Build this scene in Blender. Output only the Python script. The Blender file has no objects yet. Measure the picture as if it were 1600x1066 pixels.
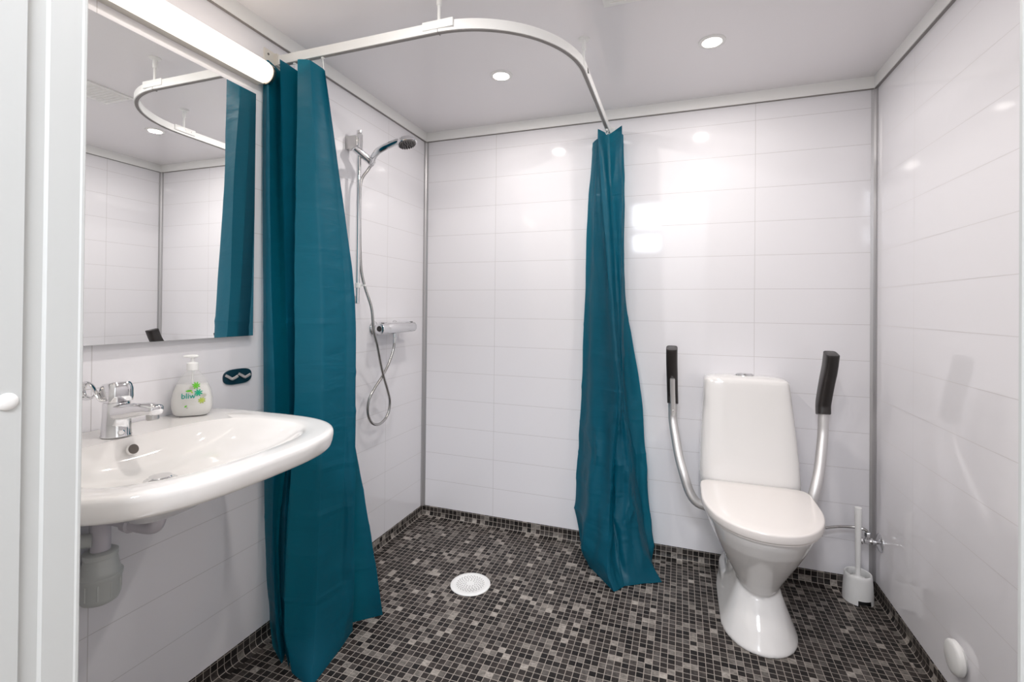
import bpy, bmesh, math, random
from mathutils import Vector, Matrix, noise

random.seed(7)
S = bpy.context.scene
COL = S.collection
PI = math.pi

# ---------------------------------------------------------------- camera
cam_data = bpy.data.cameras.new('camera')
cam = bpy.data.objects.new('camera', cam_data)
COL.objects.link(cam)
R_ = Vector((0.94293998, 0.33282596, 0.00954378))
U_ = Vector((-0.00706123, -0.00866782, 0.9999375))
F_ = Vector((-0.33288788, 0.94294843, 0.00582307))
m = Matrix((R_, U_, -F_)).transposed().to_4x4()
m.translation = Vector((1.35139, -2.35349, 1.15912))
cam.matrix_world = m
cam_data.sensor_width = 36.0
cam_data.sensor_fit = 'HORIZONTAL'
cam_data.lens = 16.7717
cam_data.shift_y = -0.03573
cam_data.clip_start = 0.02
S.camera = cam

# ---------------------------------------------------------------- world, exposure
w = bpy.data.worlds.new('world')
S.world = w
w.use_nodes = True
w.node_tree.nodes['Background'].inputs[0].default_value = (0.85, 0.92, 1.0, 1)
w.node_tree.nodes['Background'].inputs[1].default_value = 0.6
S.view_settings.view_transform = 'Standard'
S.view_settings.look = 'None'
S.view_settings.gamma = 1
S.view_settings.use_curve_mapping = False
S.view_settings.exposure = 0.40

ROOM_W = 2.1105
CEIL = 2.126
FRONT = -1.95


def area_light(name, loc, size, size_y, power, color, direction, shape='RECTANGLE', spread=PI):
    d = bpy.data.lights.new(name, 'AREA')
    d.shape = shape
    d.size = size
    if shape in ('RECTANGLE', 'ELLIPSE'):
        d.size_y = size_y
    d.energy = power
    d.color = color
    d.spread = spread
    o = bpy.data.objects.new(name, d)
    COL.objects.link(o)
    o.location = loc
    o.rotation_euler = Vector(direction).to_track_quat('-Z', 'Y').to_euler()
    return o


# daylight from the window of the room behind the camera
area_light('window_daylight', (0.93, -4.03, 2.2), 0.34, 0.60, 9, (0.84, 0.90, 1.0), (0, 1, 0))
# unseen fill light added behind the camera to raise the ambient level
area_light('outer_room_fill', (1.3, -3.1, 2.72), 0.8, 0.8, 48, (0.93, 0.95, 1.0), (0, 0, -1), 'DISK')

# ---------------------------------------------------------------- materials


def mat(name, color=(0.8, 0.8, 0.8), rough=0.5, metal=0.0, **kw):
    mt = bpy.data.materials.new(name)
    mt.use_nodes = True
    b = mt.node_tree.nodes['Principled BSDF']
    b.inputs['Base Color'].default_value = (*color, 1)
    b.inputs['Roughness'].default_value = rough
    b.inputs['Metallic'].default_value = metal
    for k, v in kw.items():
        b.inputs[k.replace('_', ' ')].default_value = v
    return mt


def nt(mt):
    return mt.node_tree, mt.node_tree.nodes['Principled BSDF']


def math_node(t, op, a, b=None, c=None):
    n = t.nodes.new('ShaderNodeMath')
    n.operation = op
    for i, v in enumerate((a, b, c)):
        if v is None:
            continue
        if isinstance(v, (int, float)):
            n.inputs[i].default_value = v
        else:
            t.links.new(v, n.inputs[i])
    return n.outputs[0]


def add_bump(mt, scale, strength, dist=0.002, detail=2.0, stretch=None):
    t, b = nt(mt)
    nz = t.nodes.new('ShaderNodeTexNoise')
    nz.inputs['Scale'].default_value = scale
    nz.inputs['Detail'].default_value = detail
    tc = t.nodes.new('ShaderNodeTexCoord')
    src = tc.outputs['Object']
    if stretch:
        mp = t.nodes.new('ShaderNodeMapping')
        mp.inputs['Scale'].default_value = stretch
        t.links.new(src, mp.inputs['Vector'])
        src = mp.outputs[0]
    t.links.new(src, nz.inputs['Vector'])
    bp = t.nodes.new('ShaderNodeBump')
    bp.inputs['Strength'].default_value = strength
    bp.inputs['Distance'].default_value = dist
    t.links.new(nz.outputs[0], bp.inputs['Height'])
    t.links.new(bp.outputs[0], b.inputs['Normal'])
    return bp


def wall_panel(name, axis, seam):
    """glossy white laminate board with a pressed tile grid"""
    mt = mat(name, (0.86, 0.846, 0.877), 0.13)
    t, b = nt(mt)
    b.inputs['Specular IOR Level'].default_value = 0.5
    g = t.nodes.new('ShaderNodeNewGeometry')
    sp = t.nodes.new('ShaderNodeSeparateXYZ')
    t.links.new(g.outputs['Position'], sp.inputs[0])

    def line(coord, off, step, width):
        v = math_node(t, 'ADD', coord, -off + step * 50 + step / 2)
        v = math_node(t, 'DIVIDE', v, step)
        v = math_node(t, 'FRACT', v)
        v = math_node(t, 'SUBTRACT', v, 0.5)
        v = math_node(t, 'ABSOLUTE', v)
        v = math_node(t, 'MULTIPLY', v, step)
        return math_node(t, 'LESS_THAN', v, width / 2)
    lz = line(sp.outputs['Z'], 0.05, 0.15, 0.0019)
    lh = line(sp.outputs[axis], seam, 1.237, 0.0021)
    ln = math_node(t, 'MAXIMUM', lz, lh)
    mx = t.nodes.new('ShaderNodeMix')
    mx.data_type = 'RGBA'
    t.links.new(ln, mx.inputs[0])
    mx.inputs[6].default_value = (0.86, 0.846, 0.877, 1)
    mx.inputs[7].default_value = (0.62, 0.60, 0.61, 1)
    t.links.new(mx.outputs[2], b.inputs['Base Color'])
    r = math_node(t, 'MULTIPLY_ADD', ln, 0.3, 0.065)
    t.links.new(r, b.inputs['Roughness'])
    add_bump(mt, 7.0, 0.02, 0.003, 2.0)
    return mt


def mosaic():
    mt = mat('mosaic_vinyl', (0.1, 0.1, 0.1), 0.5)
    t, b = nt(mt)
    b.inputs['Specular IOR Level'].default_value = 0.22
    uv = t.nodes.new('ShaderNodeUVMap')
    vm = t.nodes.new('ShaderNodeVectorMath')
    vm.operation = 'DIVIDE'
    vm.inputs[1].default_value = (0.0235, 0.0235, 1)
    t.links.new(uv.outputs[0], vm.inputs[0])
    fl = t.nodes.new('ShaderNodeVectorMath')
    fl.operation = 'FLOOR'
    t.links.new(vm.outputs[0], fl.inputs[0])
    wn = t.nodes.new('ShaderNodeTexWhiteNoise')
    wn.noise_dimensions = '2D'
    t.links.new(fl.outputs[0], wn.inputs['Vector'])
    cr = t.nodes.new('ShaderNodeValToRGB')
    cr.color_ramp.interpolation = 'LINEAR'
    els = cr.color_ramp.elements
    els[0].position = 0
    els[0].color = (0.009, 0.008, 0.008, 1)
    els[1].position = 1
    els[1].color = (0.33, 0.30, 0.27, 1)
    for p, c in ((0.3, (0.019, 0.016, 0.015)), (0.55, (0.032, 0.026, 0.024)), (0.70, (0.050, 0.043, 0.040)),
                 (0.82, (0.095, 0.085, 0.078)), (0.93, (0.19, 0.172, 0.155))):
        e = els.new(p)
        e.color = (*c, 1)
    t.links.new(wn.outputs['Value'], cr.inputs[0])
    # streaks inside the little tiles
    nz = t.nodes.new('ShaderNodeTexNoise')
    nz.inputs['Scale'].default_value = 2.5
    nz.inputs['Detail'].default_value = 4
    mp = t.nodes.new('ShaderNodeMapping')
    mp.inputs['Scale'].default_value = (0.7, 1.2, 1)
    t.links.new(vm.outputs[0], mp.inputs['Vector'])
    t.links.new(mp.outputs[0], nz.inputs['Vector'])
    v = math_node(t, 'MULTIPLY_ADD', nz.outputs[0], 2.2, 0.0)
    hv = t.nodes.new('ShaderNodeVectorMath')
    hv.operation = 'SCALE'
    t.links.new(cr.outputs[0], hv.inputs[0])
    t.links.new(v, hv.inputs['Scale'])
    fr = t.nodes.new('ShaderNodeVectorMath')
    fr.operation = 'FRACTION'
    t.links.new(vm.outputs[0], fr.inputs[0])
    sx = t.nodes.new('ShaderNodeSeparateXYZ')
    t.links.new(fr.outputs[0], sx.inputs[0])

    def edge(o):
        a = math_node(t, 'SUBTRACT', o, 0.5)
        a = math_node(t, 'ABSOLUTE', a)
        return math_node(t, 'GREATER_THAN', a, 0.455)
    ln = math_node(t, 'MAXIMUM', edge(sx.outputs[0]), edge(sx.outputs[1]))
    mx = t.nodes.new('ShaderNodeMix')
    mx.data_type = 'RGBA'
    t.links.new(ln, mx.inputs[0])
    t.links.new(hv.outputs[0], mx.inputs[6])
    mx.inputs[7].default_value = (0.36, 0.32, 0.285, 1)
    t.links.new(mx.outputs[2], b.inputs['Base Color'])
    return mt


M = {}
M['wall_left'] = wall_panel('laminate_left', 'Y', -0.36)
M['wall_back'] = wall_panel('laminate_back', 'X', 0.424)
M['wall_right'] = wall_panel('laminate_right', 'Y', -0.34)
M['ceiling'] = mat('ceiling_board', (0.92, 0.895, 0.915), 0.2)
add_bump(M['ceiling'], 1.5, 0.08, 0.004, 1.0)
M['paint'] = mat('white_paint', (0.84, 0.84, 0.83), 0.38)
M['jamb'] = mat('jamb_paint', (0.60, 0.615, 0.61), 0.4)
M['trim'] = mat('white_trim', (0.95, 0.945, 0.93), 0.3)
M['gap_grey'] = mat('dark_grey_strip', (0.30, 0.28, 0.27), 0.6)  # plain dark grey for the trim joints, track slot and track joint
M['alu'] = mat('corner_aluminium', (0.50, 0.49, 0.50), 0.38, 0.6)
M['floor'] = mosaic()
M['outer_floor'] = mat('outer_floor', (0.33, 0.25, 0.18), 0.4)
M['porcelain'] = mat('porcelain', (0.82, 0.80, 0.785), 0.07)
M['porcelain'].node_tree.nodes['Principled BSDF'].inputs['Coat Weight'].default_value = 0.4
M['seat'] = mat('toilet_plastic', (0.82, 0.775, 0.745), 0.16)
M['plastic'] = mat('white_plastic', (0.90, 0.90, 0.89), 0.32)
M['plastic_warm'] = mat('cream_plastic', (0.80, 0.76, 0.70), 0.4)
M['pipe_grey'] = mat('grey_pipe_plastic', (0.62, 0.64, 0.62), 0.35)
M['pipe_lilac'] = mat('pale_pipe_plastic', (0.66, 0.63, 0.68), 0.35)
M['chrome'] = mat('chrome', (0.78, 0.78, 0.79), 0.05, 1.0)
M['steel'] = mat('brushed_steel', (0.55, 0.54, 0.53), 0.28, 1.0)
M['hose'] = mat('hose_metal', (0.45, 0.44, 0.43), 0.22, 1.0)
M['satin'] = mat('satin_aluminium', (0.78, 0.765, 0.76), 0.46, 0.8)
M['face_grey'] = mat('grey_spray_face', (0.20, 0.19, 0.19), 0.35)
M['hole_grey'] = mat('overflow_grey', (0.13, 0.115, 0.10), 0.3, 0.4)
M['black'] = mat('black_rubber', (0.022, 0.018, 0.017), 0.38)
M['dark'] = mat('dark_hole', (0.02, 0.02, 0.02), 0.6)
M['grey_dot'] = mat('grey_perforation', (0.33, 0.31, 0.31), 0.6)
M['mirror'] = mat('mirror_glass', (0.97, 0.98, 0.975), 0.0, 1.0)
M['mirror_edge'] = mat('mirror_edge', (0.28, 0.30, 0.30), 0.3)
M['teal_plate'] = mat('dark_teal_plate', (0.006, 0.040, 0.062), 0.3)
M['ring'] = mat('lamp_end_ring', (0.30, 0.28, 0.25), 0.25, 1.0)
M['ink_teal'] = mat('ink_teal', (0.0, 0.33, 0.26), 0.5)
M['ink_green'] = mat('ink_green', (0.13, 0.55, 0.02), 0.5)
M['ink_mint'] = mat('ink_mint', (0.0, 0.40, 0.22), 0.5)
M['ink_lime'] = mat('ink_lime', (0.45, 0.55, 0.08), 0.5)
M['ink_grey'] = mat('ink_grey', (0.50, 0.50, 0.42), 0.5)
M['liquid'] = mat('white_liquid_soap', (0.80, 0.79, 0.77), 0.3)


def emission(name, color, strength):
    mt = mat(name, (0.8, 0.8, 0.8), 0.4)
    _, b = nt(mt)
    b.inputs['Emission Color'].default_value = (*color, 1)
    b.inputs['Emission Strength'].default_value = strength
    return mt


M['tube'] = emission('lamp_tube', (1.0, 0.87, 0.72), 1.7)
M['led'] = emission('led_diffuser', (1.0, 0.90, 0.78), 6.0)


def clear_plastic():
    mt = bpy.data.materials.new('clear_bottle_plastic')
    mt.use_nodes = True
    t = mt.node_tree
    b = t.nodes['Principled BSDF']
    b.inputs['Base Color'].default_value = (0.80, 0.80, 0.79, 1)
    b.inputs['Roughness'].default_value = 0.12
    tr = t.nodes.new('ShaderNodeBsdfTransparent')
    mx = t.nodes.new('ShaderNodeMixShader')
    mx.inputs[0].default_value = 0.24
    t.links.new(tr.outputs[0], mx.inputs[1])
    t.links.new(b.outputs[0], mx.inputs[2])
    t.links.new(mx.outputs[0], t.nodes['Material Output'].inputs[0])
    return mt


M['clear'] = clear_plastic()


def curtain_mat():
    mt = mat('teal_curtain', (0.002, 0.105, 0.168), 0.46)
    t, b = nt(mt)
    b.inputs['Specular IOR Level'].default_value = 0.38
    tr = t.nodes.new('ShaderNodeBsdfTranslucent')
    tr.inputs[0].default_value = (0.006, 0.36, 0.47, 1)
    mx = t.nodes.new('ShaderNodeMixShader')
    mx.inputs[0].default_value = 0.42
    t.links.new(b.outputs[0], mx.inputs[1])
    t.links.new(tr.outputs[0], mx.inputs[2])
    t.links.new(mx.outputs[0], t.nodes['Material Output'].inputs[0])
    # soft wrinkles and a fine weave
    tc = t.nodes.new('ShaderNodeTexCoord')
    mp = t.nodes.new('ShaderNodeMapping')
    mp.inputs['Scale'].default_value = (3, 3, 9)
    t.links.new(tc.outputs['Object'], mp.inputs['Vector'])
    n1 = t.nodes.new('ShaderNodeTexNoise')
    n1.inputs['Scale'].default_value = 1.6
    n1.inputs['Detail'].default_value = 3
    n1.inputs['Distortion'].default_value = 0.6
    t.links.new(mp.outputs[0], n1.inputs['Vector'])
    bp = t.nodes.new('ShaderNodeBump')
    bp.inputs['Strength'].default_value = 0.35
    bp.inputs['Distance'].default_value = 0.02
    t.links.new(n1.outputs[0], bp.inputs['Height'])
    t.links.new(bp.outputs[0], b.inputs['Normal'])
    return mt


M['curtain'] = curtain_mat()

# ---------------------------------------------------------------- helpers


def obj(name, bm, m, parent=None, smooth=True, bevel=0.0, seg=2):
    if bevel > 0:
        es = [e for e in bm.edges if len(e.link_faces) == 2 and e.calc_face_angle(0) > math.radians(35)]
        bmesh.ops.bevel(bm, geom=es, offset=bevel, segments=seg, profile=0.5, affect='EDGES', clamp_overlap=True)
    bmesh.ops.recalc_face_normals(bm, faces=bm.faces)
    me = bpy.data.meshes.new(name)
    bm.to_mesh(me)
    bm.free()
    o = bpy.data.objects.new(name, me)
    COL.objects.link(o)
    if m:
        me.materials.append(m)
    if smooth:
        me.polygons.foreach_set('use_smooth', [True] * len(me.polygons))
        me.set_sharp_from_angle(angle=math.radians(42))
    if parent:
        o.parent = parent
        o.matrix_parent_inverse = Matrix.Translation(-parent.location) if parent.type == 'EMPTY' and parent.rotation_euler.z == 0 else parent.matrix_basis.inverted()
    return o


def empty(name, loc):
    o = bpy.data.objects.new(name, None)
    o.location = loc
    o.empty_display_size = 0.05
    COL.objects.link(o)
    return o


def tag(o, label, cat, group=None):
    o['label'] = label
    o['category'] = cat
    if group:
        o['group'] = group
    return o


def thing(name, label, cat, loc, group=None):
    return tag(empty(name, loc), label, cat, group)


def struct(name, bm, m, smooth=False, **k):
    o = obj(name, bm, m, None, smooth, **k)
    o['kind'] = 'structure'
    return o


def box(bm, a, b):
    vs = [bm.verts.new((x, y, z)) for x in (a[0], b[0]) for y in (a[1], b[1]) for z in (a[2], b[2])]
    for q in ((0, 1, 3, 2), (4, 6, 7, 5), (0, 4, 5, 1), (2, 3, 7, 6), (0, 2, 6, 4), (1, 5, 7, 3)):
        bm.faces.new([vs[i] for i in q])
    return vs


def boxes(*ab):
    bm = bmesh.new()
    for a, b in ab:
        box(bm, a, b)
    return bm


def loft(bm, rings, cap0=True, cap1=True, closed=True):
    vr = [[bm.verts.new(p) for p in r] for r in rings]
    n = len(rings[0])
    for a, b in zip(vr, vr[1:]):
        for i in range(n if closed else n - 1):
            j = (i + 1) % n
            bm.faces.new((a[i], a[j], b[j], b[i]))
    if cap0:
        bm.faces.new(vr[0][::-1])
    if cap1:
        bm.faces.new(vr[-1])
    return vr


def superring(cx, cy, z, hx, yf, yb, n=2.0, nb=None, N=64):
    """horizontal ring: half width hx, reaching yf in front (smaller y) and yb behind"""
    nb = nb or n
    out = []
    for i in range(N):
        a = 2 * PI * i / N
        c, s = math.cos(a), math.sin(a)
        e = nb if s > 0 else n
        x = math.copysign(abs(c) ** (2 / e), c) * hx
        y = math.copysign(abs(s) ** (2 / e), s)
        y = y * (yb - cy) if s > 0 else y * (cy - yf)
        out.append(Vector((cx + x, cy + y, z)))
    return out


def frame_of(d):
    d = Vector(d).normalized()
    up = Vector((0, 0, 1)) if abs(d.z) < 0.9 else Vector((0, 1, 0))
    u = d.cross(up).normalized()
    return d, u, u.cross(d).normalized()


def lathe(bm, base, axis, prof, N=32, sy=1.0):
    """prof: list of (radius, distance along axis)"""
    d, u, v = frame_of(axis)
    base = Vector(base)
    rings = []
    for r, h in prof:
        r = max(r, 1e-5)
        rings.append([base + d * h + (u * math.cos(2 * PI * i / N) + v * math.sin(2 * PI * i / N) * sy) * r for i in range(N)])
    loft(bm, rings)
    return bm


def cyl(bm, a, b, r, N=24, r2=None, ch=0.0):
    a, b = Vector(a), Vector(b)
    L = (b - a).length
    r2 = r if r2 is None else r2
    if ch:
        lathe(bm, a, b - a, [(r - ch, 0), (r, ch), (r2, L - ch), (r2 - ch, L)], N)
    else:
        lathe(bm, a, b - a, [(r, 0), (r2, L)], N)
    return bm


def catmull(pts, k=8):
    P = [Vector(p) for p in pts]
    P = [P[0] * 2 - P[1]] + P + [P[-1] * 2 - P[-2]]
    out = []
    for i in range(1, len(P) - 2):
        p0, p1, p2, p3 = P[i - 1:i + 3]
        for j in range(k):
            t = j / k
            out.append(0.5 * ((2 * p1) + (p2 - p0) * t + (2 * p0 - 5 * p1 + 4 * p2 - p3) * t * t + (3 * p1 - p0 - 3 * p2 + p3) * t ** 3))
    out.append(P[-2])
    return out


def sweep(bm, path, r, N=12, rx=None, caps=True, up=None):
    """tube along path; r float or list; optional flattened section (r, rx)"""
    P = [Vector(p) for p in path]
    n = len(P)
    T = [(P[min(i + 1, n - 1)] - P[max(i - 1, 0)]).normalized() for i in range(n)]
    if up:
        u = Vector(up)
    else:
        u = frame_of(T[0])[1]
    rings = []
    for i in range(n):
        u = (u - T[i] * u.dot(T[i])).normalized()
        v = T[i].cross(u)
        ri = r[i] if isinstance(r, (list, tuple)) else r
        rj = ri if rx is None else (rx[i] if isinstance(rx, (list, tuple)) else rx)
        rings.append([P[i] + u * math.cos(2 * PI * k / N) * ri + v * math.sin(2 * PI * k / N) * rj for k in range(N)])
    loft(bm, rings, caps, caps)
    return bm


def rrect_sweep(bm, path, hw, hh, up, n=5.0, N=24):
    """sweep with rounded rectangle section, hw along 'up' cross, hh along up"""
    P = [Vector(p) for p in path]
    m_ = len(P)
    rings = []
    for i in range(m_):
        T = (P[min(i + 1, m_ - 1)] - P[max(i - 1, 0)]).normalized()
        u = Vector(up)
        u = (u - T * u.dot(T)).normalized()
        v = T.cross(u)
        a_ = hw[i] if isinstance(hw, (list, tuple)) else hw
        b_ = hh[i] if isinstance(hh, (list, tuple)) else hh
        rr = []
        for k in range(N):
            c, s = math.cos(2 * PI * k / N), math.sin(2 * PI * k / N)
            rr.append(P[i] + v * math.copysign(abs(c) ** (2 / n), c) * a_ + u * math.copysign(abs(s) ** (2 / n), s) * b_)
        rings.append(rr)
    loft(bm, rings)
    return bm


# ================================================================ the room
def wall(name, a, b, m):
    return struct(name, boxes((a, b)), m)


T_ = 0.12
wall('wall_left', (-T_, FRONT - 0.1, -0.02), (0, T_, CEIL), M['wall_left'])
wall('wall_back', (0, 0, -0.02), (ROOM_W, T_, CEIL), M['wall_back'])
wall('wall_right', (ROOM_W, FRONT - 0.1, -0.02), (ROOM_W + T_, T_, CEIL), M['wall_right'])
wall('ceiling', (-T_, FRONT - 0.1, CEIL), (ROOM_W + T_, T_, CEIL + 0.1), M['ceiling'])

bm = bmesh.new()
uvl = bm.loops.layers.uv.new('UVMap')
vs = [bm.verts.new(p) for p in ((0, FRONT, 0), (ROOM_W, FRONT, 0), (ROOM_W, 0, 0), (0, 0, 0))]
f = bm.faces.new(vs)
for l in f.loops:
    l[uvl].uv = (l.vert.co.x - 0.004, l.vert.co.y)
lo = [bm.verts.new((v.co.x, v.co.y, -0.1)) for v in vs]
bm.faces.new(lo[::-1])
for i in range(4):
    bm.faces.new((vs[i], lo[i], lo[(i + 1) % 4], vs[(i + 1) % 4]))
struct('floor', bm, M['floor'])


# vinyl turned up against the walls as a cove
def cove(name, p0, p1, nrm, u0):
    bm = bmesh.new()
    uvl = bm.loops.layers.uv.new('UVMap')
    prof = [(0.0, 0.053), (0.0035, 0.053), (0.0035, 0.022)]
    for i in range(1, 7):
        a = PI / 2 * i / 6
        prof.append((0.0215 - 0.018 * math.cos(a), 0.022 - 0.0212 * math.sin(a)))
    prof.append((0.030, 0.0004))
    arc = [0]
    for q, r in zip(prof, prof[1:]):
        arc.append(arc[-1] + math.dist(q, r))
    arc = [0.0505 - (s - 0.0035) for s in arc]
    p0, p1, nrm = Vector(p0), Vector(p1), Vector(nrm)
    L = (p1 - p0).length
    A = [bm.verts.new(p0 + nrm * d + Vector((0, 0, z))) for d, z in prof]
    B = [bm.verts.new(p1 + nrm * d + Vector((0, 0, z))) for d, z in prof]
    for i in range(len(prof) - 1):
        fc = bm.faces.new((A[i], B[i], B[i + 1], A[i + 1]))
        for l, (uu, vv) in zip(fc.loops, ((u0, arc[i]), (u0 + L, arc[i]), (u0 + L, arc[i + 1]), (u0, arc[i + 1]))):
            l[uvl].uv = (uu, vv)
    return struct(name, bm, M['floor'], smooth=True)


cove('baseboard_back', (0, 0, 0), (ROOM_W, 0, 0), (0, -1, 0), -0.004)
cove('baseboard_left', (0, 0, 0), (0, FRONT, 0), (1, 0, 0), 5.0)
cove('baseboard_right', (ROOM_W, 0, 0), (ROOM_W, FRONT, 0), (-1, 0, 0), 9.0)

# ceiling trim boards with a dark joint under them
TB = 2.077
tt = 0.013
n_ = 1
for a, b in (((0, FRONT, TB), (tt, 0, CEIL)), ((tt, -tt, TB), (ROOM_W - tt, 0, CEIL)), ((ROOM_W - tt, FRONT, TB), (ROOM_W, 0, CEIL))):
    struct('trim_%d' % n_, boxes((a, b)), M['trim'], bevel=0.0015)
    n_ += 1
g_ = 0.002
for a, b in (((0, FRONT, TB - g_), (tt - 0.003, 0, TB)), ((tt, -tt + 0.003, TB - g_), (ROOM_W - tt, 0, TB)),
             ((ROOM_W - tt + 0.003, FRONT, TB - g_), (ROOM_W, 0, TB))):
    struct('trim_%d' % n_, boxes((a, b)), M['gap_grey'])
    n_ += 1


def corner_trim(name, sx, x):
    bm = bmesh.new()
    prof = [(0, 0), (0.019, 0), (0.019, -0.0015), (0.010, -0.004), (0.004, -0.010), (0.0015, -0.019), (0, -0.019)]
    prof = [(x + sx * p, q) for p, q in prof]
    loft(bm, [[Vector((p, q, z)) for p, q in prof] for z in (0.05, TB - 0.001)])
    return struct(name, bm, M['alu'])


corner_trim('trim_7', 1, 0.0)
corner_trim('trim_8', -1, ROOM_W)

# ---------------------------------------------------------------- front wall with the doorway
JL, JR, HEAD = 0.61, 1.56, 2.09
struct('wall_front', boxes(((0.0, FRONT - 0.1, 0), (JL - 0.03, FRONT, CEIL)), ((JR + 0.03, FRONT - 0.1, 0), (ROOM_W, FRONT, CEIL)),
                           ((JL - 0.03, FRONT - 0.1, HEAD + 0.03), (JR + 0.03, FRONT, CEIL))), M['paint'])
# rebated door lining
door = empty('door_1', (JL, -2.0, 0))
door['kind'] = 'structure'
profL = [(-0.03, 0.002), (-0.001, 0.002), (0.0, 0.0008), (0.0, -0.002), (-0.0012, -0.004), (-0.0015, -0.037), (-0.0045, -0.040), (-0.0045, -0.058), (0.001, -0.0605),
         (0.001, -0.12), (-0.03, -0.12)]
for sx, x in ((1, JL), (-1, JR)):
    bm = bmesh.new()
    loft(bm, [[Vector((x + sx * p, FRONT + q, z)) for p, q in profL] for z in (0.0, HEAD)])
    obj('door_jamb', bm, M['jamb'], door, smooth=False)
obj('door_head', boxes(((JL - 0.03, FRONT - 0.12, HEAD), (JR + 0.03, FRONT + 0.003, HEAD + 0.03))), M['paint'], door, smooth=False)
obj('threshold', boxes(((JL, FRONT - 0.12, -0.02), (JR, FRONT, 0.006))), M['satin'], door, smooth=False)
bm = bmesh.new()
lathe(bm, (JL + 0.001, -2.0235, 1.043), (1, 0, 0), [(0.010, 0), (0.0100, 0.0010), (0.0092, 0.0018), (0.004, 0.0024), (0.0, 0.0025)], 32)
cap = obj('screw_cap', bm, M['plastic'], door)

# ---------------------------------------------------------------- the room behind the camera (daylight comes from its window)
OX0, OX1, OY0, OY1, OZ = -0.9, 3.0, -4.0, FRONT - 0.1, 2.75
struct('wall_outer_left', boxes(((OX0 - 0.1, OY0, -0.1), (OX0, OY1, OZ))), M['paint'])
struct('wall_outer_right', boxes(((OX1, OY0, -0.1), (OX1 + 0.1, OY1, OZ))), M['paint'])
struct('ceiling_outer', boxes(((OX0, OY0, OZ), (OX1, OY1, OZ + 0.1))), M['paint'])
struct('floor_outer', boxes(((OX0, OY0, -0.1), (OX1, OY1 - 0.02, -0.001))), M['outer_floor'])
struct('wall_outer_front', boxes(((OX0, OY1 - 0.001, -0.1), (-T_, OY1 + 0.05, OZ)), ((ROOM_W + T_, OY1 - 0.001, -0.1), (OX1, OY1 + 0.05, OZ)),
                                 ((-T_, OY1 - 0.001, CEIL), (ROOM_W + T_, OY1 + 0.05, OZ))), M['paint'])
WX0, WX1, WZ0, WZ1 = 0.68, 1.18, 1.84, 2.56
struct('wall_outer_back', boxes(((OX0, OY0 - 0.15, -0.1), (WX0, OY0, OZ)), ((WX1, OY0 - 0.15, -0.1), (OX1, OY0, OZ)),
                                ((WX0, OY0 - 0.15, -0.1), (WX1, OY0, WZ0)), ((WX0, OY0 - 0.15, WZ1), (WX1, OY0, OZ))), M['paint'])
fr = boxes(((WX0, OY0 - 0.06, WZ0), (WX0 + 0.05, OY0 + 0.01, WZ1)), ((WX1 - 0.05, OY0 - 0.06, WZ0), (WX1, OY0 + 0.01, WZ1)),
           ((WX0 + 0.05, OY0 - 0.06, WZ0), (WX1 - 0.05, OY0 + 0.01, WZ0 + 0.05)), ((WX0 + 0.05, OY0 - 0.06, WZ1 - 0.05), (WX1 - 0.05, OY0 + 0.01, WZ1)),
           ((WX0 + 0.05, OY0 - 0.01, 2.10), (WX1 - 0.05, OY0 + 0.01, 2.19)))
struct('window_1', fr, M['paint'])

# ================================================================ toilet
TX = 1.625
t = thing('toilet', 'white close-coupled floor-standing toilet against the back wall with a closed lid', 'toilet', (TX, -0.3, 0))
bm = bmesh.new()
# bowl cone
sec = [(0.150, 0.030, -0.455, -0.36), (0.152, 0.052, -0.477, -0.345), (0.165, 0.066, -0.490, -0.335), (0.20, 0.083, -0.512, -0.31), (0.25, 0.109, -0.549, -0.27), (0.30, 0.135, -0.588, -0.23),
       (0.35, 0.160, -0.625, -0.18), (0.39, 0.176, -0.646, -0.15), (0.412, 0.182, -0.654, -0.15), (0.418, 0.180, -0.652, -0.15)]
loft(bm, [superring(TX, (yf + yb) / 2 + 0.02, z, hx, yf, yb, 2.1, 3.0) for z, hx, yf, yb in sec])
# foot
foot = [(0.0, 0.126, -0.568, -0.02), (0.008, 0.127, -0.570, -0.02), (0.02, 0.122, -0.562, -0.02), (0.06, 0.106, -0.535, -0.10), (0.10, 0.091, -0.505, -0.18), (0.14, 0.077, -0.478, -0.24),
        (0.17, 0.070, -0.462, -0.28), (0.19, 0.062, -0.45, -0.3)]
loft(bm, [superring(TX, -0.40, z, hx, yf, yb, 2.1, 5.0) for z, hx, yf, yb in foot])
# trapway column at the back
col_ = [(0.0, 0.112, -0.30, -0.012), (0.06, 0.108, -0.30, -0.012), (0.09, 0.086, -0.30, -0.012), (0.20, 0.084, -0.32, -0.012), (0.30, 0.105, -0.36, -0.012), (0.38, 0.15, -0.4, -0.012),
        (0.416, 0.165, -0.4, -0.012)]
loft(bm, [superring(TX, -0.15, z, hx, yf, yb, 4.0, 6.0) for z, hx, yf, yb in col_])
bowl = obj('bowl', bm, M['porcelain'], t)
rm = bowl.modifiers.new('remesh', 'REMESH')
rm.mode = 'VOXEL'
rm.voxel_size = 0.0055
rm.use_smooth_shade = True
sm = bowl.modifiers.new('smooth', 'SMOOTH')
sm.factor = 0.5
sm.iterations = 6

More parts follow.
